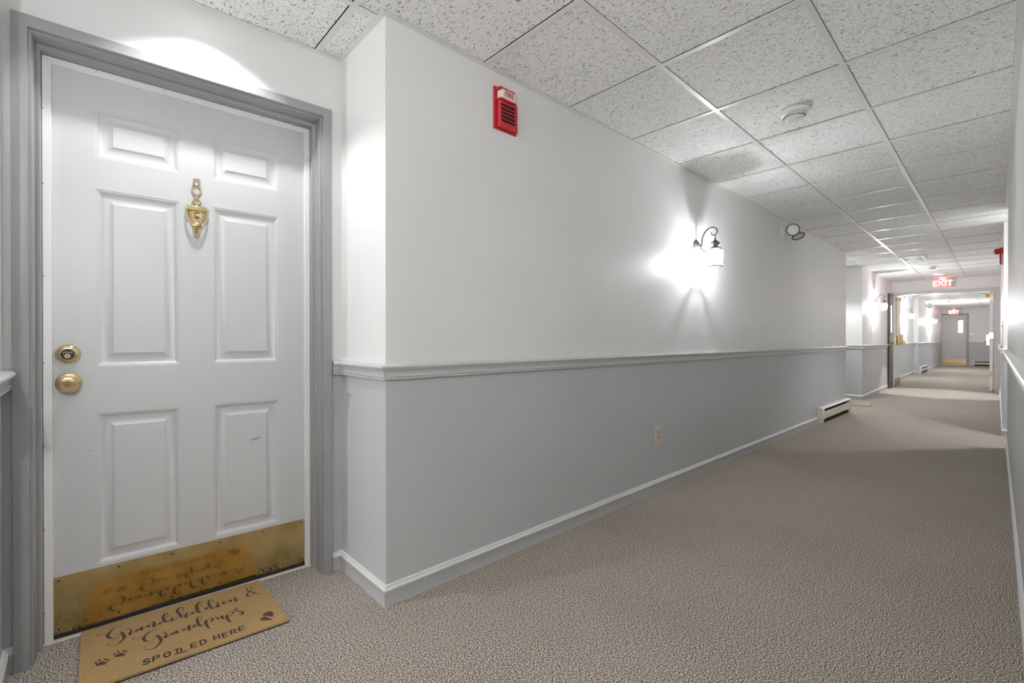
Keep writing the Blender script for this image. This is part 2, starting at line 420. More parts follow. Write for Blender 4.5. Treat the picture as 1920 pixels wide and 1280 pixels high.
# ------------------------------------------------------------------ chair rail and baseboard
RAIL = [(0,.9635),(.022,.9615),(.029,.9585),(.0325,.9545),(.0335,.950),(.0315,.946),(.026,.9405),(.020,.934),(.0165,.927),(.0155,.919),(.0155,.9165),(.0195,.9155),(.021,.9125),(.0195,.9095),(.0155,.9085),(.0155,.9075),(.0180,.9065),(.0190,.9035),(.0175,.9005),(.0135,.899),(0,.898)]
BASE = [(0,.084),(.005,.0835),(.0078,.080),(.0078,.0765),(.0068,.074),(.0085,.0715),(.0115,.0695),(.0130,.0660),(.0130,.0625),(.0115,.060),(.0115,0),(0,0)]
BM = [0,0,0,0,0,0,0,0,0,1,1,1]
def trim(name, path, rail=True, base=True, lab='', rm='rail'):
    if rail:
        b = MB(); b.sweep(path, RAIL); o = b.build(name, M[rm], smooth=True); struct(o, 'chair rail '+lab)
    if base:
        b = MB(); b.sweep(path, BASE, BM); o = b.build('baseboard_left' if 'right' not in lab else 'baseboard_right', [M['cap'], M['trim']], smooth=True); struct(o, 'baseboard '+lab)
trim('trim_1', [(XB,1.70),(XR0,1.70),(XR0,DWy(XR0)),(-.158,DWy(-.158))], lab='running into the recess left of the entry door')
trim('trim_2', [(.838,DWy(.838)),(X0,YD),(X0,D),(XE,LWy(XE)),(XE,2.16)], base=False, lab='along the long wall')
b = MB(); b.sweep([(.838,DWy(.838)),(X0,YD),(X0,D),(6.765,LWy(6.765))], BASE, BM); struct(b.build('baseboard_left', [M['cap'],M['trim']], smooth=True), 'baseboard of the long wall, cap lightened for catch light')
trim('trim_3', [(XE,2.16),(XC,2.16),(XC,1.6655),(12.70,1.6800)], lab='beyond the alcove')
trim('trim_4', [(XH2,1.80),(XP,1.855),(XP,1.745),(18.93,1.7446)], lab='just beyond the double doors')
b = MB(); b.sweep([(18.93,1.7446),(XEND,1.70)], RAIL); struct(b.build('trim_5', M['rail'], smooth=True), 'chair rail of the farthest left wall')
b = MB(); b.sweep([(20.9,1.733),(XEND,1.70)], BASE, BM); struct(b.build('baseboard_left', [M['cap'],M['trim']], smooth=True), 'baseboard of the farthest left wall')
trim('trim_6', [(XEND,.90),(XEND,.0)], lab='on the far end wall')
# right side travels toward -x so that 'right of travel' faces the corridor
trim('trim_7', [(6.62,-.62),(6.62,RY1(6.62)),(0,RY1(0)),(XB,-.09)], lab='on the right wall beside the camera', rm='cap')
trim('trim_8', [(XH,.006),(7.35,-.019),(7.35,-.62),(6.62,-.62)], lab='right wall beyond the right alcove', rm='cap')

# mat print outlines, tenths of a millimetre in the mat plane
SCRIPT= [[[458,-565,18],[471,-663,31],[506,-691,17],[563,-648,15],[644,-678,17],[742,-755,17]],[[1146,-507,24],[1061,-460,25],[941,-466,43],[843,-586,72],[765,-796,89],[758,-943,92],[824,-1108,64],[914,-1198,32],[1014,-1185,18],[1083,-1088,18],[1115,-939,28],[1145,-964,56],[1189,-1172,96],[1223,-1351,96],[1198,-1481,81],[1117,-1636,62],[1007,-1729,40],[908,-1711,22],[821,-1634,17],[795,-1543,18],[838,-1414,16],[948,-1318,16],[1060,-1259,16]],[[1293,-904,24],[1313,-821,24],[1376,-931,28],[1423,-1028,38],[1394,-1084,74],[1366,-1178,88],[1376,-1282,78],[1428,-1285,28],[1516,-1141,19]],[[1652,-1111,19],[1621,-1066,19],[1560,-1078,70],[1539,-1179,70],[1592,-1202,28],[1652,-1111,23],[1697,-1006,57],[1686,-1138,85],[1698,-1227,66],[1759,-1196,24],[1821,-1085,19]],[[1821,-1085,19],[1883,-1053,81],[1883,-1154,71],[1930,-1049,19],[2009,-885,25],[2056,-923,68],[2047,-1101,91],[2045,-1263,85],[2100,-1226,29],[2165,-1134,19]],[[2293,-1090,19],[2229,-1102,72],[2196,-1179,71],[2259,-1208,29],[2325,-1095,19]],[[2402,-923,19],[2463,-756,25],[2468,-584,26],[2421,-501,31],[2353,-580,75],[2324,-775,94],[2343,-1004,87],[2403,-1178,63],[2467,-1187,29],[2534,-1114,20]],[[2635,-1044,40],[2594,-1033,54],[2568,-1097,83],[2572,-1207,82],[2619,-1265,48],[2677,-1227,24],[2782,-1096,19],[2892,-876,20],[2951,-653,25],[2931,-430,31],[2847,-386,63],[2765,-505,92],[2773,-715,91],[2829,-959,75],[2869,-1187,49],[2934,-1043,20],[3006,-967,40],[3038,-1001,65],[3005,-1143,89],[2997,-1289,83],[3056,-1271,30],[3147,-1168,20]],[[3224,-1028,71],[3199,-1143,85],[3248,-1182,35],[3322,-1106,20]],[[3206,-870,35],[3233,-891,35]],[[3254,-1085,19],[3394,-904,19],[3507,-692,20],[3554,-510,24],[3522,-394,35],[3442,-465,83],[3370,-670,105],[3373,-972,98],[3418,-1237,73],[3496,-1258,32],[3604,-1113,19]],[[3747,-970,19],[3677,-1022,66],[3636,-1118,70],[3697,-1166,33],[3759,-1023,19]],[[3805,-885,19],[3886,-729,19],[3901,-561,25],[3858,-482,34],[3784,-558,73],[3762,-807,87],[3798,-1053,81],[3853,-1248,61],[3924,-1197,24],[3990,-1033,19]],[[3950,-869,29],[4005,-824,24],[4057,-976,48],[4027,-1106,86],[4028,-1258,80],[4088,-1241,29],[4179,-1095,20]],[[4177,-1116,19],[4251,-1064,24],[4283,-1000,34],[4243,-978,58],[4223,-1086,72],[4273,-1170,33],[4370,-1069,19]],[[4370,-1069,19],[4479,-1021,82],[4474,-1129,73],[4531,-1017,20],[4615,-901,29],[4655,-932,74],[4634,-1098,92],[4633,-1234,77],[4691,-1190,29],[4779,-1054,20]],[[5486,-1194,40],[5386,-1138,45],[5290,-942,46],[5176,-731,51],[5119,-564,46],[5139,-431,37],[5210,-388,32],[5313,-445,36],[5316,-547,36],[5216,-714,36],[5087,-901,60],[5057,-1042,75],[5095,-1143,50],[5188,-1123,31],[5319,-989,25],[5400,-885,25]],[[1463,-1579,23],[1450,-1662,28],[1510,-1728,23],[1599,-1780,18],[1687,-1795,18],[1762,-1836,18]],[[2142,-1580,28],[2081,-1532,28],[1974,-1505,46],[1867,-1595,69],[1776,-1753,81],[1755,-1905,89],[1800,-2070,61],[1895,-2190,26],[1999,-2155,18],[2091,-2003,18],[2122,-1914,37],[2166,-2063,80],[2222,-2295,93],[2219,-2458,87],[2142,-2632,64],[2024,-2750,42],[1908,-2745,25],[1815,-2653,17],[1793,-2531,17],[1837,-2389,17],[1924,-2351,15],[2028,-2324,15]],[[2253,-1883,23],[2285,-1850,23],[2337,-1931,27],[2395,-2074,54],[2354,-2175,80],[2359,-2291,75],[2420,-2265,27],[2516,-2170,18]],[[2633,-2166,18],[2611,-2129,23],[2548,-2137,68],[2553,-2218,58],[2623,-2216,27],[2693,-2038,55],[2668,-2155,77],[2700,-2239,55],[2765,-2193,23],[2831,-2128,19]],[[2849,-2102,32],[2894,-2158,69],[2898,-2221,46],[2962,-2073,19],[3034,-1948,33],[3064,-1992,75],[3038,-2154,87],[3038,-2293,77],[3112,-2272,27],[3183,-2168,19]],[[3307,-2075,19],[3276,-2051,23],[3210,-2059,70],[3186,-2163,70],[3257,-2199,28],[3326,-2049,19]],[[3366,-1956,19],[3447,-1767,19],[3460,-1605,25],[3413,-1546,29],[3330,-1632,72],[3313,-1873,81],[3338,-2100,80],[3391,-2285,60],[3460,-2238,24],[3520,-2120,19]],[[3525,-2062,19],[3584,-1961,47],[3554,-2106,85],[3566,-2363,83],[3598,-2571,59],[3647,-2670,27]],[[3572,-2099,19],[3651,-1972,23],[3737,-1955,39],[3770,-2067,71],[3735,-2166,66],[3653,-2227,23]],[[3790,-2125,19],[3903,-2022,24],[3933,-2068,62],[3923,-2167,62],[3975,-2166,28],[4078,-2010,53],[4063,-2150,76],[4094,-2261,62],[4143,-2213,20],[4207,-2112,20]],[[4233,-2045,53],[4206,-2199,86],[4223,-2427,85],[4252,-2619,56],[4310,-2707,28]],[[4249,-2058,19],[4352,-1939,29],[4436,-1984,44],[4421,-2106,44],[4336,-2215,38],[4275,-2210,28]],[[4452,-1997,19],[4536,-1905,25],[4616,-1854,25],[4597,-1792,25],[4528,-1830,35],[4545,-1980,44],[4668,-2145,54],[4730,-2285,87],[4696,-2392,82],[4623,-2400,34],[4570,-2335,24]],[[4732,-2264,20],[4866,-2099,15]]]
CAPS= [["S",[1830,-3416]],["P",[2081,-3411]],["O",[2374,-3405]],["I",[2642,-3432]],["L",[2828,-3441]],["E",[3105,-3391]],["D",[3368,-3401]],["H",[3768,-3367]],["E",[4023,-3418]],["R",[4273,-3405]],["E",[4534,-3356]]]
BLOBS= [[[995,-2442],[1047,-2383],[1142,-2341],[1256,-2448],[1279,-2551],[1219,-2587],[1121,-2542],[1025,-2516]],[[5287,-2908],[5377,-2836],[5483,-2817],[5596,-2865],[5639,-3045],[5616,-3210],[5548,-3296],[5483,-3185],[5386,-3067],[5312,-3008]],[[5152,-3200],[5228,-3102],[5335,-3067],[5414,-3190],[5465,-3370],[5538,-3389],[5514,-3468],[5417,-3449],[5297,-3373],[5165,-3269]],[[1040,-2337],[1029,-2368],[1001,-2360],[973,-2320],[961,-2271],[973,-2243],[1001,-2253],[1030,-2295]],[[1132,-2275],[1121,-2310],[1091,-2304],[1060,-2259],[1047,-2204],[1060,-2171],[1091,-2181],[1121,-2228]],[[1283,-2326],[1269,-2355],[1234,-2343],[1200,-2297],[1186,-2246],[1201,-2220],[1237,-2235],[1271,-2282]],[[1345,-2417],[1333,-2442],[1303,-2431],[1272,-2391],[1260,-2346],[1273,-2324],[1305,-2337],[1335,-2379]]]
# ------------------------------------------------------------------ entry door: frame (trim), leaf, hardware
YDR = .1315           # door face behind the wall face (local)
def frame_sweep(prof, hw, h, cx, name, m, parent, smooth=True, zb=0):
    """prof [(p, y)]: p = distance outward from the opening edge; swept up, across and down"""
    b = MB(); q = len(prof); st = []
    for sx, top in ((-1,0),(-1,1),(1,1),(1,0)):
        st.append([(cx+sx*(hw+p), y, (h+p) if top else zb) for p, y in prof])
    for s_ in st: b.v += s_
    for i in range(3):
        for j in range(q):
            j2 = (j+1) % q; b.f.append([i*q+j, i*q+j2, (i+1)*q+j2, (i+1)*q+j]); b.m.append(0)
    for e in (0, 3): b.f.append([e*q+j for j in range(q)]); b.m.append(0)
    return b.build(name, m, parent, smooth=smooth)
fr = bpy.data.objects.new('trim_9', None); COL.objects.link(fr); in_door(fr); struct(fr, 'grey frame around the white entry door')
frame_sweep([(.0375,0),(.0375,-.018),(.036,-.0195),(.002,-.0195),(.0,-.018),(0,0),(.0,.002),(.03,.002),(.03,0)], HW, 2.062, CA, 'casing', M['casing'], fr)
frame_sweep([(-.002,.0),(-.006,.002),(-.0075,.006),(-.0075,.052),(-.006,.060),(-.0025,.066),(-.0025,.074),(-.010,.080),(-.0165,.083),(-.0175,.088),(-.0175,.128),(.0,.128),(.0,.0)], HW, 2.062, CA, 'jamb', M['casing'], fr)
ws = frame_sweep([(-.0185,YDR-.012),(-.019,YDR-.014),(-.040,YDR-.014),(-.0415,YDR-.012),(-.0415,YDR-.0015),(-.0185,YDR-.0015)], HW, 2.062, CA, 'seal_strip', M['strip'], fr)
for sx in (-1, 1):
    for z in (.13,.42,.71,1.0,1.3,1.62,1.88):
        b = MB(); b.lathe([(0,-.0012),(.0022,-.0008),(.0022,.0005)], (CA+sx*(HW-.021), YDR-.014, z+.02*sx), 'y', 8); b.build('nail', M['steel'], ws)
for x in (-.30,-.10,.08,.24,.37):
    b = MB(); b.lathe([(0,-.0012),(.0022,-.0008),(.0022,.0005)], (CA+x, YDR-.014, 2.062-.024), 'y', 8); b.build('nail', M['steel'], ws)
b = MB(); b.prism([(YDR-.020,0),(YDR-.016,.004),(YDR+.05,.006),(YDR+.05,0)], CA-HW+.012, CA+HW-.012, 'x'); b.build('threshold', M['thresh'], fr)

DWD = .428
door = bpy.data.objects.new('door_1', None); COL.objects.link(door); in_door(door); struct(door, 'white six-panel entry door with brass hardware and doormat in front')
cols = [(la(.034), la(.283)), (la(.397), la(.646))]
rows = [(.233,.788),(.961,1.613),(1.729,1.905)]
zs = [.012, rows[0][0], rows[0][1], rows[1][0], rows[1][1], rows[2][0], rows[2][1], 2.04]
xs = [CA-DWD, cols[0][0], cols[0][1], cols[1][0], cols[1][1], CA+DWD]
b = MB()
for i in range(5):
    for j in range(7):
        if i in (1,3) and j in (1,3,5): continue
        b.add([(xs[i],YDR,zs[j]),(xs[i+1],YDR,zs[j]),(xs[i+1],YDR,zs[j+1]),(xs[i],YDR,zs[j+1])], [(0,1,2,3)])
b.box(CA-DWD, CA+DWD, YDR+.016, YDR+.044, .012, 2.04)
for x0_ in (CA-DWD, CA+DWD): b.add([(x0_,YDR,.012),(x0_,YDR+.02,.012),(x0_,YDR+.02,2.04),(x0_,YDR,2.04)], [(0,1,2,3)])
b.add([(CA-DWD,YDR,.012),(CA+DWD,YDR,.012),(CA+DWD,YDR+.02,.012),(CA-DWD,YDR+.02,.012)], [(0,1,2,3)])
b.build('leaf', M['door'], door)
RING = [(0,0),(.002,.0015),(.006,.0018),(.0075,.003),(.012,.0075),(.017,.0105),(.021,.0115),(.030,.0115),(.033,.0108),(.047,.0035),(.0485,.0025),(.0495,.0015)]
for c in cols:
    for r in rows:
        b = MB(); q = len(RING)
        for o, dpt in RING: b.v += [(c[0]+o,YDR+dpt,r[0]+o),(c[1]-o,YDR+dpt,r[0]+o),(c[1]-o,YDR+dpt,r[1]-o),(c[0]+o,YDR+dpt,r[1]-o)]
        for i in range(q-1):
            for k in range(4):
                k2 = (k+1) % 4; b.f.append([i*4+k, i*4+k2, (i+1)*4+k2, (i+1)*4+k]); b.m.append(0)
        b.f.append([(q-1)*4+k for k in range(4)]); b.m.append(0)
        pn = b.build('panel', M['door'], door, smooth=True); pn.data.set_sharp_from_angle(angle=R(25))
# small dark scuffs on the door paint
def scuff(path, r_, par=door):
    b = MB(); b.tube([(la(x), YDR+dy, z) for x, z, dy in path], r_, 5); b.build('scuff', M['black'], par)
scuff([(.532,.618,.0010),(.545,.624,.0010),(.556,.622,.0010),(.570,.629,.0010)], .0012)
scuff([(.637,.690,.0),(.639,.692,.0)], .0022); scuff([(.016,.655,0),(.018,.656,0)], .0022)
# kick plate
kp = MB(); kp.box(CA-.421, CA+.421, YDR-.0015, YDR-.0002, .018, .2205); kpo = kp.build('kick_plate', M['kick'], door)
for i in range(6):
    for z in (.206, .034):
        x = CA-.405+i*.162
        b = MB(); b.lathe([(0,-.0018),(.0028,-.0013),(.0035,0)], (x, YDR-.0015, z), 'y', 10); b.build('screw', M['black'], kpo)
b = MB(); b.box(CA-DWD, CA+DWD, YDR-.006, YDR+.01, .0065, .0175); b.build('door_sweep', M['sweep'], door)
# deadbolt
def P(X, z): return (la(X), YDR, z)
cx_, _, cz_ = P(-.040, 1.008)
b = MB(); b.lathe([(.0345,0),(.0345,-.003),(.0325,-.008),(.028,-.0155),(.023,-.0185),(.0195,-.0185),(.0185,-.017)], (cx_,YDR,cz_), 'y', 40); db = b.build('deadbolt', M['brass'], door, smooth=True)
b = MB(); b.lathe([(.0188,-.0165),(.0188,-.0178),(.0,-.0178)], (cx_,YDR,cz_), 'y', 32); b.build('lock_face', M['black'], db)
b = MB(); b.lathe([(.0085,-.017),(.0085,-.0205),(.0075,-.0215),(0,-.0215)], (cx_,YDR,cz_-.0065), 'y', 24); b.build('key_cylinder', M['brass'], db, smooth=True)
b = MB(); b.box(cx_-.0008, cx_+.0008, YDR-.0220, YDR-.0214, cz_-.0105, cz_-.003); b.box(cx_-.0018, cx_+.0018, YDR-.0220, YDR-.0214, cz_-.0075, cz_-.0055); b.build('keyhole', M['black'], db)
text_mesh('SCHLAGE', .0062, M['white'], 'lettering', db, (cx_, YDR-.0183, cz_+.0068), (R(90),0,0), .0002)
# door knob
cx_, _, cz_ = P(-.038, .904)
b = MB(); b.lathe([(.0365,0),(.0365,-.0025),(.034,-.006),(.022,-.009),(.0145,-.012),(.0135,-.020),(.0135,-.026),(.017,-.031),(.0235,-.037),(.0268,-.044),(.0272,-.050),(.0262,-.055),(.0235,-.0582),(.0175,-.0592),(.010,-.0592),(.0092,-.0582)], (cx_,YDR,cz_), 'y', 48); kn = b.build('door_knob', M['brass'], door, smooth=True)
b = MB(); b.lathe([(.0093,-.057),(.0088,-.0578),(0,-.0578)], (cx_,YDR,cz_), 'y', 20); b.build('key_cylinder', M['brassd'], kn)
b = MB(); b.box(cx_-.0009, cx_+.0009, YDR-.0584, YDR-.0576, cz_-.005, cz_+.005); b.build('keyhole', M['black'], kn)
# brass urn door knocker
kx = la(.3405)
kb = bpy.data.objects.new('door_knocker', None); COL.objects.link(kb); kb.parent = door; kb['label'] = 'brass urn knocker with rings and bow'
b = MB()
ring = lambda cx, cz, rx, rz, y, r, n=20: [(cx+rx*math.cos(2*math.pi*i/n), y, cz+rz*math.sin(2*math.pi*i/n)) for i in range(n)]
b.tube(ring(kx, 1.7045, .0112, .0125, YDR-.005, .002), .0024, 8, closed=True)
b.tube([(kx+.0160*math.cos(t)*(1-.25*max(0,-math.sin(t))), YDR-.005, 1.6705+.0215*math.sin(t)) for t in [2*math.pi*i/24 for i in range(24)]], .0032, 8, closed=True)
b.build('ribbon_ring', M['brass'], kb, smooth=True)
b = MB()
b.sphere((kx,YDR-.006,1.6475), .004)
for s_ in (-1,1):
    b.tube([(kx,YDR-.007,1.617),(kx+s_*.008,YDR-.007,1.628),(kx+s_*.0135,YDR-.007,1.627),(kx+s_*.0145,YDR-.007,1.619),(kx+s_*.008,YDR-.007,1.6155),(kx,YDR-.007,1.617)], .0028, 8)
    b.tube([(kx,YDR-.006,1.616),(kx+s_*.009,YDR-.006,1.608),(kx+s_*.014,YDR-.006,1.602),(kx+s_*.012,YDR-.006,1.597)], [.0035,.003,.0028,.002], 8)
b.lathe([(0,1.646),(.004,1.642),(.0035,1.636),(.009,1.630),(.0035,1.622),(.004,1.612),(.008,1.603),(.012,1.599)], (kx,YDR-.006,0), 'z', 20)
b.build('bow', M['brass'], kb, smooth=True)
b = MB()   # shield back plate
sh = []
for i in range(13):
    t = i/12; wdt = .024*(1-t**2.2)+.005*t; sh.append((wdt, 1.590-t*.070))
pts = [(kx-w_, z) for w_, z in sh]+[(kx+w_, z) for w_, z in sh[::-1]]
b.prism(pts, YDR-.006, YDR, 'y')
b.prism([(kx-(w_*.8), z-.004) for w_, z in sh[:-1]]+[(kx+(w_*.8), z-.004) for w_, z in sh[:-1][::-1]], YDR-.009, YDR-.006, 'y')
b.build('back_plate', M['brass'], kb, bevel=.0015)
b = MB()
b.prism([(kx-.037,1.597),(kx-.034,1.602),(kx+.034,1.602),(kx+.037,1.597),(kx+.036,1.583),(kx-.036,1.583)], YDR-.020, YDR-.003, 'y'); b.build('crossbar', M['brass'], kb, bevel=.002)
b = MB(); b.lathe([(0,-.0195),(.003,-.019),(.0045,-.018),(.0065,-.0185),(.009,-.016),(.0095,-.012),(.014,-.010),(.0145,-.006)], (kx,YDR,1.5655), 'y', 28); pv = b.build('peephole', M['brass'], kb, smooth=True)
b = MB()
U = []
for i in range(25):
    t = math.pi*i/24; U.append((kx-.036*math.cos(t), YDR-.016-.010*math.sin(t), 1.590-.068*math.sin(t)**.9 if 0 < i < 24 else 1.590))
b.tube(U, [.0035+.0035*math.sin(math.pi*i/24)**3 for i in range(25)], 10)
b.sphere((kx, YDR-.027, 1.5225), .0145, 16, 0, (1.55,.5,.8))
b.sphere((kx-.036,YDR-.016,1.591), .0052); b.sphere((kx+.036,YDR-.016,1.591), .0052)
b.build('striker', M['brass'], kb, smooth=True)
b = MB(); b.lathe([(0,1.473),(.0035,1.476),(.006,1.482),(.0055,1.487),(.010,1.495),(.0125,1.503),(.009,1.512),(.012,1.520),(.013,1.530)], (kx,YDR-.008,0), 'z', 20); b.build('urn_foot', M['brass'], kb, smooth=True)

# ------------------------------------------------------------------ doormat
TM = -.0827
dm = thing('doormat', 'tan coir doormat with brown script lettering and paw prints before the white entry door', 'doormat', (-.001, 2.257, 0), TM)
quad = [(0.004,0),(.565,0),(.569,-.004),(.6025,-.380),(.598,-.385),(.026,-.385),(.0225,-.381),(0,-.004)]
b = MB(); b.prism(quad, .0045, .0115, 'z'); b.build('pile', M['coir'], dm)
b = MB(); b.prism([(x*.999+.0003,y*1.004+.0005) for x, y in quad], .0008, .0045, 'z'); b.build('rubber_backing', M['sweep'], dm)
ZP = .0121
b = MB()
for st in SCRIPT:
    P_ = catmull([[x*1e-4, y*1e-4, w_*1e-4] for x, y, w_ in st], 4)
    L_ = []; R_ = []
    for i, (x, y, w_) in enumerate(P_):
        x2, y2 = P_[min(i+1, len(P_)-1)][:2]; x1, y1 = P_[max(i-1, 0)][:2]
        d = Vector((x2-x1, y2-y1)); d = d.normalized() if d.length > 1e-9 else Vector((1,0))
        h_ = max(w_, .0013)/2; L_.append((x-d.y*h_, y+d.x*h_, ZP)); R_.append((x+d.y*h_, y-d.x*h_, ZP))
    n = len(P_); b.add(L_+R_, [(i, i+1, n+i+1, n+i) for i in range(n-1)])
b.build('script_lettering', M['ink'], dm)
GL = {'S': [[(.95,.82),(.75,.97),(.4,1),(.08,.85),(.1,.62),(.5,.5),(.92,.38),(.95,.15),(.6,0),(.25,.02),(.03,.18)]],
 'P': [[(.05,0),(.05,1),(.6,1),(.95,.88),(.97,.66),(.65,.45),(.05,.43)]], 'O': [[(.5,0),(.12,.15),(0,.5),(.12,.85),(.5,1),(.88,.85),(1,.5),(.88,.15),(.5,0)]],
 'I': [[(.5,0),(.5,1)],[(.15,0),(.85,0)],[(.15,1),(.85,1)]], 'L': [[(.05,1),(.05,0),(.95,0)]], 'E': [[(.95,1),(.05,1),(.05,0),(.95,0)],[(.05,.52),(.8,.52)]],
 'D': [[(.05,0),(.05,1),(.5,1),(.9,.8),(1,.5),(.9,.2),(.5,0),(.05,0)]], 'H': [[(.05,0),(.05,1)],[(.95,0),(.95,1)],[(.05,.5),(.95,.5)]],
 'R': [[(.05,0),(.05,1),(.6,1),(.95,.86),(.93,.62),(.6,.48),(.05,.46)],[(.5,.47),(.98,0)]]}
b = MB(); CH, CW = .0285, .0165
for ch, (lx, ly) in CAPS:
    for st in GL[ch]:
        P_ = [(lx*1e-4+(x-.5)*CW, ly*1e-4+(y-.5)*CH) for x, y in st]
        for a, c in zip(P_, P_[1:]):
            d = (Vector(c)-Vector(a)).normalized(); h_ = .0025; e = d*h_*.7; nx, ny = -d.y*h_, d.x*h_
            b.add([(a[0]-e.x+nx,a[1]-e.y+ny,ZP),(a[0]-e.x-nx,a[1]-e.y-ny,ZP),(c[0]+e.x-nx,c[1]+e.y-ny,ZP),(c[0]+e.x+nx,c[1]+e.y+ny,ZP)], [(0,1,2,3)])
b.build('capital_lettering', M['ink'], dm)
def blob(idx, dx=0, dy=0, name='paw_print'):
    b = MB()
    for i in idx:
        pts = [(x*1e-4+dx, y*1e-4+dy, ZP) for x, y in BLOBS[i]]; b.add(pts, [tuple(range(len(pts)))])
    b.build(name, M['ink'], dm)
blob((0,3,4,5,6)); blob((0,3,4,5,6), -.0457, -.0157); blob((1,2))

# ------------------------------------------------------------------ wall things on the long wall (local x along, -y outward)
def on_left(X, z=0): return (X, LWy(X), z)
def fire_horn(loc, rotz, label, white=True):
    t = thing('fire_alarm_horn', label, 'fire alarm', loc, rotz)
    W, Hh = .147, .202
    b = MB(); b.box(-W/2, W/2, -.007, 0, -Hh/2, Hh/2); b.build('back_plate', M['red'], t, bevel=.002)
    b = MB(); b.prism([(-.056,-.012),(-.050,-.028),(.062,-.028),(.068,-.012)], -.094, .034, 'z'); 
    hs = b.build('housing', M['red'], t, bevel=.002)
    for i in range(5):
        z = .012-i*.0185
        b = MB(); b.prism([(-.040,z+.005),(.040,z+.005),(.046,z),(.040,z-.005),(-.040,z-.005),(-.046,z)], -.0288, -.0275, 'y'); b.build('sound_slot', M['dark'], hs)
        b = MB(); b.box(-.045,.045,-.031,-.0285,z+.0058,z+.0085); b.build('louver', M['red'], hs)
    for x, z in ((-.05,.022),(.035,-.086),(.06,-.082)):
        b = MB(); b.lathe([(0,-.0015),(.0035,-.001),(.0035,.001)], (x,-.0285,z), 'y', 8); b.build('screw', M['chrome'], hs)
    b = MB(); b.prism([(-.052,-.006),(-.045,-.040),(.040,-.040),(.071,-.006)], .040, .082, 'z'); ln = b.build('strobe_lens', M['lens'] if white else M['red'], t, bevel=.003)
    b = MB(); b.prism([(-.060,-.004),(-.056,-.036),(.044,-.036),(.072,-.004)], .034, .040, 'z'); b.prism([(-.060,-.004),(-.056,-.032),(.040,-.032),(.072,-.004)], .082, .094, 'z'); b.build('lens_surround', M['red'], t)
    if white:
        text_mesh('FIRE', .034, M['redtext'], 'lettering', t, (-.004,-.0404,.061), (R(90),0,0), .0003, .95, .0006)
        a_ = math.atan2(.034,.031); text_mesh('FIRE', .010, M['redtext'], 'side_lettering', t, (.0565,-.0235,.061), (R(90),R(90),a_), .0003, 1, 0)
    return t
fire_horn(on_left(1.513, 2.172), TH_L, 'red fire alarm horn with white FIRE strobe lens on the long wall near the ceiling')
t = fire_horn((7.95, -.017, 2.045), math.pi, 'red fire alarm edge-on high on the right wall beyond the alcove', False)
b = MB(); b.lathe([(0,-.078),(.022,-.076),(.034,-.066),(.036,-.045),(.030,-.03),(.02,-.026)], (0,0,.062), 'y', 24); b.build('strobe_dome', M['red'], t, smooth=True)

def outlet(loc, rotz, label):
    t = thing('wall_outlet', label, 'outlet', loc, rotz)
    b = MB(); b.box(-.036,.036,-.0055,0,-.0585,.0585); pl = b.build('cover_plate', M['ivory'], t, bevel=.0025)
    for z in (.0195,-.0195):
        b = MB(); pts = [(.0165*math.cos(a)*1.0, z+max(-.0115,min(.0115,.0165*math.sin(a)))) for a in [2*math.pi*i/24 for i in range(24)]]
        b.prism(pts, -.0075, -.0050, 'y'); s_ = b.build('socket', M['ivoryd'], t)
        b = MB(); b.box(-.0075,-.0055,-.0079,-.0073,z-.001,z+.007); b.box(.0055,.0075,-.0079,-.0073,z-.001,z+.006); b.lathe([(0,-.0079),(.0025,-.0079),(.0025,-.0073)], (0,0,z-.006), 'y', 8); b.build('slot', M['dark'], s_)
    b = MB(); b.lathe([(0,-.0065),(.003,-.006),(.003,-.005)], (0,0,0), 'y', 10); b.build('screw', M['ivory'], t)
    return t
o1 = outlet(on_left(2.942,.394), TH_L, 'ivory duplex outlet low on the long grey wall')
copy_tree(o1, (10.26,1.667,.455), 0, 'ivory outlet low on the wall section below the second lantern')
copy_tree(o1, (17.7,1.838,.44), 0, 'ivory outlet low on the wall just beyond the double doors')

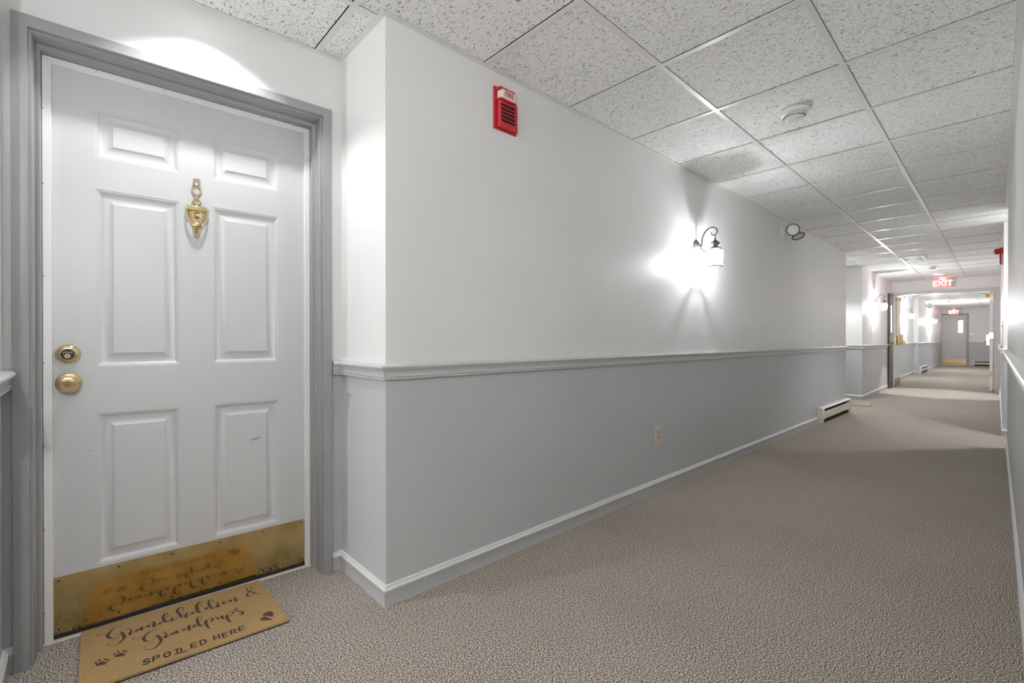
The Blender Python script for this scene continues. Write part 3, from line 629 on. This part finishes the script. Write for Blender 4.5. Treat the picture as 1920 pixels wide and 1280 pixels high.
# ------------------------------------------------------------------ lantern wall sconces
def sconce(loc, rotz, label, watt=SCONCE_W):
    t = thing('lantern_sconce', label, 'wall lamp', loc, rotz, 'iron lanterns along the left wall')
    OUT = -.150
    b = MB(); b.lathe([(.052,0),(.052,-.006),(.046,-.012),(.030,-.020),(.022,-.030),(.012,-.036),(0,-.037)], (0,0,0), 'y', 28)
    pl = b.build('wall_plate', M['iron'], t, smooth=True)
    # scroll arm: up from the plate, over, and curled down to the hook
    arm = catmull([(0,-.030,-.010),(0,-.046,.002),(0,-.048,.035),(0,-.056,.075),(0,-.080,.112),(0,-.118,.130),(0,-.152,.120),(0,-.166,.096),(0,-.156,.074),(0,-.138,.068),(0,-.124,.076),(0,-.122,.092)], 4)
    b = MB(); n = len(arm); b.tube(arm, [.0065-.003*i/n for i in range(n)], 8); b.build('scroll_arm', M['iron'], t, smooth=True)
    b = MB(); b.tube(catmull([(0,-.040,-.018),(0,-.062,-.040),(0,-.090,-.046),(0,-.112,-.030)],4), .004, 8); b.build('brace', M['iron'], t, smooth=True)
    lan = bpy.data.objects.new('lantern', None); COL.objects.link(lan); lan.parent = t; lan.location = (0, OUT, 0)
    b = MB(); b.tube([(.008*math.cos(a), 0, .056+.015*math.sin(a)) for a in [2*math.pi*i/14 for i in range(14)]], .0022, 6, closed=True); b.build('hanging_loop', M['iron'], lan, smooth=True)
    # finial and hexagonal roof
    b = MB(); b.lathe([(0,.045),(.005,.042),(.006,.034),(.012,.026),(.032,.010),(.033,.005),(.018,-.010),(.016,-.018)], (0,0,0), 'z', 6)
    b.lathe([(.016,-.018),(.038,-.028),(.044,-.034),(.044,-.037),(0,-.037)], (0,0,0), 'z', 6); b.build('roof', M['iron'], lan)
    zt, zb, rt, rb = -.046, -.170, .060, .050
    b = MB()
    V = lambda r, z, i: (r*math.cos(math.pi/3*i), r*math.sin(math.pi/3*i), z)
    for i in range(6): b.tube([V(.042,-.036,i), V(rt,zt,i), V(rb,zb,i)], .0026, 5)
    b.tube([V(rt,zt,i) for i in range(6)], .0026, 5, closed=True); b.tube([V(rb,zb,i) for i in range(6)], .0045, 5, closed=True)
    b.build('cage', M['iron'], lan)
    for i in range(6):
        b = MB(); b.add([V(rt-.003,zt,i),V(rt-.003,zt,i+1),V(rb-.003,zb,i+1),V(rb-.003,zb,i)], [(0,1,2,3)]); b.add([V(.042,-.037,i),V(.042,-.037,i+1),V(rt-.003,zt,i+1),V(rt-.003,zt,i)], [(0,1,2,3)]); b.build('glass_pane', M['glow'], lan)
    b = MB(); b.lathe([(.011,-.165),(.011,-.128),(0,-.126)], (0,0,0), 'z', 12); b.build('lamp_socket', M['white'], lan)
    b = MB(); b.lathe([(.006,-.128),(.016,-.112),(.017,-.100),(.010,-.082),(0,-.070)], (0,0,0), 'z', 14); b.build('bulb', M['bulb'], lan, smooth=True)
    light('POINT', 'lantern_light', (0,OUT,-.112), watt, t, radius=.014)
    return t
sconce(on_left(3.512,1.785), TH_L, 'nearest iron lantern sconce, lit, on the long wall')
sconce((11.12,1.672,1.785), 0, 'lit lantern sconce on the wall section before the double doors', 12)
sconce((16.6,1.828,1.80), 0, 'lit lantern sconce just beyond the double doors', 28)
sconce((21.8,1.728,1.80), 0, 'farthest lit lantern sconce near the grey end door', 30)
sconce((-5.4,-.086,1.785), math.pi, 'added fill lantern on the right wall far behind the camera', 110)  # no known fixture here, added to even out the corridor light
sconce((-.34,-.0785,1.785), math.pi, 'added fill lantern on the right wall behind the camera', 10)  # added out of view as frontal fill for door and long wall

# ------------------------------------------------------------------ twin head emergency lights
def emergency(loc, rotz, label):
    t = thing('emergency_light', label, 'emergency light', loc, rotz, 'twin head emergency lights')
    b = MB(); b.lathe([(.062,0),(.062,-.010),(.050,-.022),(.020,-.026),(0,-.026)], (0,0,0), 'y', 28); b.build('wall_plate', M['whitem'], t, smooth=True)
    b = MB(); b.tube([(0,-.02,0),(0,-.06,-.004),(0,-.085,-.006)], .011, 10); b.box(-.03,.14,-.095,-.072,-.03,.012); b.build('bracket', M['whitem'], t, bevel=.002)
    def head(c, d, nm, lensm, lab=None):
        hd = bpy.data.objects.new(nm, None); COL.objects.link(hd); hd.parent = t; hd.location = c
        q = Vector(d).normalized().to_track_quat('Z', 'Y'); hd.rotation_euler = q.to_euler()
        if lab: hd['label'] = lab
        b = MB(); b.lathe([(0,-.052),(.020,-.050),(.040,-.034),(.055,-.010),(.0595,.004),(.0595,.010)], (0,0,0), 'z', 28); b.build('reflector_shell', M['whitem'], hd, smooth=True)
        b = MB(); b.lathe([(.0590,.006),(.064,.008),(.064,.014),(.060,.018),(.055,.017),(.054,.008)], (0,0,0), 'z', 28); b.build('rim', M['iron'], hd, smooth=True)
        b = MB(); b.lathe([(.055,.010),(.044,.012),(.040,.009),(.030,.012),(.024,.009),(.012,.013),(0,.013)], (0,0,0), 'z', 14); b.build('lamp_lens', lensm, hd)
    head((-.035,-.105,-.004), (-.86,-.42,-.02), 'lamp_head', M['catch'])
    head((.155,-.100,-.030), (-.25,-.35,-.85), 'lamp_head', M['beige'], 'lamp head tilted down showing beige lens')
    b = MB(); b.prism([(-.04,-.03),(0,-.03),(-.012,-.085),(-.026,-.08)], -.088, -.078, 'y'); b.build('locking_wing', M['whitem'], t)
    return t
e1 = emergency(on_left(5.50,2.215), TH_L, 'white twin head emergency light near the ceiling on the long wall')
copy_tree(e1, (20.6,1.735,2.19), 0, 'twin head emergency light beyond the double doors high on the left wall')

# ------------------------------------------------------------------ baseboard heaters
def heater(loc, rotz, ln, label):
    t = thing('baseboard_heater', label, 'heater', loc, rotz)
    prof = [(0,.012),(0,.205),(-.040,.205),(-.060,.190),(-.060,.182)]
    b = MB(); b.prism([(0,.182),(0,.205),(-.044,.205),(-.064,.188),(-.064,.182)], .075, ln-.03, 'x'); b.build('top_cover', M['beigel'], t)
    b = MB(); b.box(.075, ln-.03, -.012, 0, .02, .182); b.build('back_panel', M['dark'], t)
    b = MB(); b.prism([(-.062,.148),(-.066,.140),(-.066,.072),(-.058,.050),(-.054,.050),(-.062,.074),(-.062,.138),(-.058,.148)], .075, ln-.03, 'x'); b.build('front_panel', M['beige'], t)
    b = MB(); b.prism([(0,.0),(0,.205),(-.044,.205),(-.067,.186),(-.067,.060),(-.052,.0)], 0, .075, 'x'); b.build('end_cap', M['beigel'], t, bevel=.002)
    b = MB(); b.prism([(0,.0),(0,.205),(-.044,.205),(-.067,.186),(-.067,.060),(-.052,.0)], ln-.03, ln, 'x'); b.build('end_cap', M['beigel'], t, bevel=.002)
    b = MB()
    for i in range(int((ln-.2)/.012)): b.box(.10+i*.012, .1012+i*.012, -.050, -.014, .075, .140)
    b.tube([(.08,-.032,.108),(ln-.04,-.032,.108)], .009, 8); o = b.build('heating_fins', M['steel'], t); o['kind'] = 'stuff'
    b = MB(); b.box(.02, ln-.02, -.045, -.002, .0, .022); b.build('bottom_rail', M['dark'], t)
    return t
heater((6.77,LWy(6.77),0), TH_L, 1.45, 'white baseboard heater at the far end of the long wall')
heater((19.0,1.743,0), 0, 1.85, 'baseboard heater on the left wall beyond the double doors')
heater((XEND,.80,0), -math.pi/2, .78, 'baseboard heater on the end wall right of the grey door')

# ------------------------------------------------------------------ ceiling things
def detector(loc, label, rotz=0):
    t = thing('smoke_detector', label, 'smoke detector', loc, rotz, 'white round ceiling smoke detectors')
    b = MB(); b.lathe([(0,0),(.074,0),(.075,-.006),(.070,-.020),(.060,-.027),(.052,-.029)], (0,0,0), 'z', 40); b.build('base', M['white'], t, smooth=True)
    b = MB(); b.lathe([(.052,-.025),(.050,-.040),(.044,-.050),(.030,-.055),(0,-.056)], (0,0,0), 'z', 40); c = b.build('sensor_cap', M['white'], t, smooth=True)
    b = MB()
    for i in range(28):
        a = 2*math.pi*i/28; x, y = .0505*math.cos(a), .0505*math.sin(a); b.sphere((x,y,-.0365), .0038, 6)
    b.build('vent_slots', M['dark'], c)
    return t
detector((2.93,.80,H+.002), 'smoke detector on the ceiling nearest the camera', .3)
detector((10.93,.836,H+.002), 'smoke detector on the ceiling just before the far exit sign')
detector((21.1,1.20,H+.002), 'smoke detector on the ceiling beyond the double doors')
# ceiling grille
t = thing('ceiling_vent', 'white rectangular ceiling grille before the double doors', 'ceiling vent', (9.58,.955,H))
b = MB()
for x0, x1, y0, y1 in ((-.27,.27,-.15,-.115),(-.27,.27,.115,.15),(-.27,-.235,-.115,.115),(.235,.27,-.115,.115)): b.box(x0,x1,y0,y1,-.010,.002)
b.build('frame', M['tee2'], t)
b = MB(); b.box(-.235,.235,-.115,.115,-.001,.001); b.build('backing', M['steel'], t)
for i in range(9):
    b = MB(); y = -.10+i*.025; b.prism([(y-.008,-.008),(y+.006,0),(y+.009,0),(y-.005,-.008)], -.235, .235, 'x'); b.build('slat', M['tee2'], t)
# recessed downlights
def downlight(loc, label, watt, ang=117, blend=.4):
    t = thing('recessed_downlight', label, 'downlight', loc, 0, 'recessed round ceiling downlights')
    b = MB(); b.lathe([(.070,-.001),(.074,-.007),(.090,-.009),(.100,-.004),(.100,.003)], (0,0,0), 'z', 40); b.build('trim_ring', M['white'], t, smooth=True)
    b = MB(); b.lathe([(.071,-.001),(.04,-.003),(0,-.004)], (0,0,0), 'z', 32); b.build('lens', M['canlens'], t)
    light('SPOT', 'downlight_beam', (0,0,-.012), watt, t, radius=.03, angle=R(ang), blend=blend)
    return t
downlight((.335,1.935,H), 'recessed downlight above the white entry door', CAN_W)
downlight((9.10,1.93,H), 'recessed downlight in the left alcove beyond the long wall', CAN_W*2.6)
downlight((6.98,-.33,H), 'recessed downlight in the right alcove', CAN_W*2.6)
downlight((12.3,.85,H), 'added downlight in the ceiling before the double doors', CAN_W*6, 50, .12)  # unseen fixture, added to throw the bright band on the carpet

# ------------------------------------------------------------------ exit signs
def exit_sign(loc, label, w_=.272, h_=.185):
    t = thing('exit_sign', label, 'exit sign', loc, -math.pi/2)
    b = MB(); b.box(-w_/2, w_/2, -.022, .022, -h_, 0); b.build('housing', M['white'], t, bevel=.003)
    b = MB(); b.box(-w_/2+.012, w_/2-.012, -.0235, -.0215, -h_+.012, -.012); b.build('lit_face', M['exitface'], t)
    text_mesh('EXIT', .150, M['exitletter'], 'lettering', t, (0,-.0245,-h_/2), (R(90),0,0), .001, 1.0, .003)
    b = MB(); b.box(-.05,.05,-.02,.02,0,.02); b.build('canopy', M['white'], t)
    light('POINT', 'sign_glow', (0,-.06,-.03), .45, t, (1,.12,.12), .04)
    return t
exit_sign((13.16,.838,H-.022), 'lit red EXIT sign above the open double doors')
t = exit_sign((25.6,1.30,2.25), 'small lit red EXIT sign above the grey end door')
b = MB(); b.tube([(0,0,.01),(0,0,H-2.25+.003)], .012, 8); b.build('stem', M['white'], t)

# ------------------------------------------------------------------ double doors, frame and hardware
fr2 = bpy.data.objects.new('trim_10', None); COL.objects.link(fr2); struct(fr2, 'grey frame of the open double doors')
b = MB(); b.box(XH-.02, XH+.06, .008, .075, 0, 2.105); b.box(XH+.06, XH2+.01, .008, .095, 0, 2.105); b.build('jamb', M['rail'], fr2)
b = MB(); b.box(XH-.02, XH+.06, 1.655, 1.683, 0, 2.105); b.box(XH+.06, XH2+.01, 1.665, 1.72, 0, 2.105); b.build('jamb', M['rail'], fr2)
b = MB(); b.box(XH-.02, XH+.06, .075, 1.655, 2.045, 2.105); b.box(XH+.06, XH2+.01, .095, 1.665, 2.045, 2.105); b.build('head', M['rail'], fr2)
dl = bpy.data.objects.new('door_2', None); COL.objects.link(dl); struct(dl, 'left white leaf of the double doors standing open')
b = MB(); b.box(13.40, 14.28, 1.648, 1.692, .012, 2.035); b.build('leaf', M['strip'], dl, bevel=.002)
b = MB(); b.box(13.42, 14.26, 1.6455, 1.6478, .018, .17); b.build('kick_plate', M['brassd'], dl)
b = MB(); b.tube([(13.62,1.635,1.16),(13.62,1.635,2.0)], .009, 8); b.lathe([(0,-.0),(.02,-.0),(.02,-.02),(0,-.02)], (13.62,1.645,1.60), 'y', 12); b.build('vertical_rod', M['brass'], dl)
b = MB(); b.box(13.56,13.70,1.615,1.648,1.93,2.03); b.build('top_latch', M['brass'], dl, bevel=.003)
b = MB(); b.box(13.45,14.22,1.640,1.648,.93,1.13); b.box(13.50,13.66,1.59,1.645,.94,1.15); b.box(14.08,14.20,1.585,1.645,.93,1.17); b.build('exit_device', M['brass'], dl, bevel=.006)
b = MB(); b.tube(catmull([(13.58,1.60,1.03),(13.58,1.53,1.00),(13.70,1.515,.985),(14.0,1.515,.985),(14.14,1.53,1.0),(14.14,1.60,1.03)],4), .014, 8); b.build('push_bar', M['brass'], dl, smooth=True)
b = MB(); b.box(13.70,13.98,1.59,1.648,1.95,2.01); b.build('closer_body', M['brassd'], dl, bevel=.004)
b = MB(); b.tube([(13.84,1.60,2.02),(13.62,1.30,2.035),(13.47,1.22,2.038)], .008, 6); b.build('closer_arm', M['chrome'], dl)
dr = bpy.data.objects.new('door_3', None); COL.objects.link(dr); struct(dr, 'right white leaf of the double doors standing open')
b = MB(); b.box(13.40, 14.28, .108, .155, .012, 2.035); b.build('leaf', M['strip'], dr, bevel=.002)
for z in (.32, 1.08, 1.86):
    b = MB(); b.box(13.392, 13.402, .100, .160, z, z+.12); b.tube([(13.395,.100,z),(13.395,.100,z+.12)], .008, 8); b.build('hinge', M['brass'], dr)
b = MB(); b.box(13.50,13.66,.155,.21,.94,1.16); b.box(14.08,14.20,.155,.21,.93,1.17); b.build('exit_device', M['brass'], dr, bevel=.006)
b = MB(); b.tube(catmull([(13.58,.20,1.03),(13.58,.27,1.00),(13.70,.285,.985),(14.0,.285,.985),(14.14,.27,1.0),(14.14,.20,1.03)],4), .014, 8); b.build('push_bar', M['brass'], dr, smooth=True)
b = MB(); b.box(13.70,13.98,.155,.215,1.95,2.01); b.build('closer_body', M['brassd'], dr, bevel=.004)
b = MB(); b.tube([(13.84,.21,2.02),(13.62,.48,2.035),(13.47,.56,2.038)], .008, 6); b.build('closer_arm', M['chrome'], dr)
# dark wood door on the left just before the double doors
dk = bpy.data.objects.new('door_4', None); COL.objects.link(dk); struct(dk, 'dark brown door with a narrow lit glass strip beside the double doors')
b = MB(); b.box(12.73, 13.20, 1.645, 1.679, .01, 2.06); b.build('leaf', M['wood'], dk, bevel=.003)
b = MB(); b.box(12.92,12.99,1.642,1.646,1.22,1.80); b.build('glass_strip', M['daylight'], dk)
b = MB(); b.lathe([(.02,0),(.02,-.01),(.012,-.03),(.024,-.045),(.02,-.06),(0,-.062)], (12.80,1.645,.98), 'y', 16); b.build('door_knob', M['steel'], dk, smooth=True)
# grey end door
de = bpy.data.objects.new('door_5', None); COL.objects.link(de); struct(de, 'grey end door with small lit window and brass kick plate')
yl, yr = 1.70, .95
b = MB(); b.box(XEND+.03, XEND+.075, yr, yl, .012, 2.07); b.build('leaf', M['fardoor'], de)
b = MB(); b.box(XEND+.020, XEND+.0295, yr+.01, yl-.01, .02, .25); b.build('kick_plate', M['brass'], de)
b = MB(); b.box(XEND+.015, XEND+.0295, 1.045, 1.215, 1.32, 1.86); b.build('window_frame', M['fardoor'], de)
b = MB(); b.box(XEND+.010, XEND+.0155, 1.065, 1.195, 1.34, 1.84); b.build('window_pane', M['daylight'], de)
b = MB(); b.lathe([(.03,.03),(.03,.02),(.012,.01),(.012,-.02),(.028,-.03),(.026,-.05),(0,-.052)], (XEND,1.00,.99), 'x', 16); b.build('door_knob', M['steel'], de, smooth=True)
b = MB()
b.box(XEND-.015, XEND+.05, .89, .95, 0, 2.13); b.box(XEND-.015, XEND+.05, 1.70, 1.745, 0, 2.13); b.box(XEND-.015, XEND+.05, .95, 1.70, 2.07, 2.13)
struct(b.build('trim_11', M['casing']), 'grey frame of the end door')
b = MB(); b.box(XEND-.10, XEND+.02, .93, 1.72, 0, .010); struct(b.build('trim_12', M['beigel']), 'pale threshold of the grey end door')
t = thing('wall_switch', 'small dark switch box on the end wall right of the grey door', 'switch', (XEND,.80,1.28), -math.pi/2)
b = MB(); b.box(-.06,.06,-.03,0,-.045,.045); b.build('box', M['steel'], t, bevel=.003)
b = MB(); b.box(-.02,.02,-.036,-.03,-.02,.02); b.build('button', M['ivory'], t)
t = thing('wall_switch', 'white switch plate edge-on on the right wall beyond the alcove', 'switch', (7.9,-.017,1.22), math.pi)
b = MB(); b.box(-.036,.036,-.006,0,-.0585,.0585); b.build('cover_plate', M['white'], t, bevel=.002)
b = MB(); b.box(-.005,.005,-.016,-.006,-.012,.004); b.build('toggle', M['white'], t)
# alcove doormat
t = thing('doormat', 'small beige doormat with dark edge poking out of the left alcove past the heater', 'doormat', (9.45,1.62,0), .15)
pts = [(-.38,-.12),(-.34,-.16),(.25,-.16),(.36,-.13),(.42,-.05),(.42,.42),(-.38,.42)]
b = MB(); b.prism(pts, .004, .008, 'z'); b.build('pile', M['mat2'], t)
b = MB(); b.prism([(x*1.02,y*1.03) for x, y in pts], .0008, .0045, 'z'); b.build('rubber_backing', M['sweep'], t)
# paint chips on the recess corner
b = MB()
for z, h_ in ((.165,.012),(.125,.008)): b.add([(X0-.001,D-.0006,z),(X0+.003,D-.0006,z+h_*.4),(X0,D-.0006,z+h_)], [(0,1,2)])
struct(b.build('trim_13', M['chip']), 'chipped white paint on the outer corner')
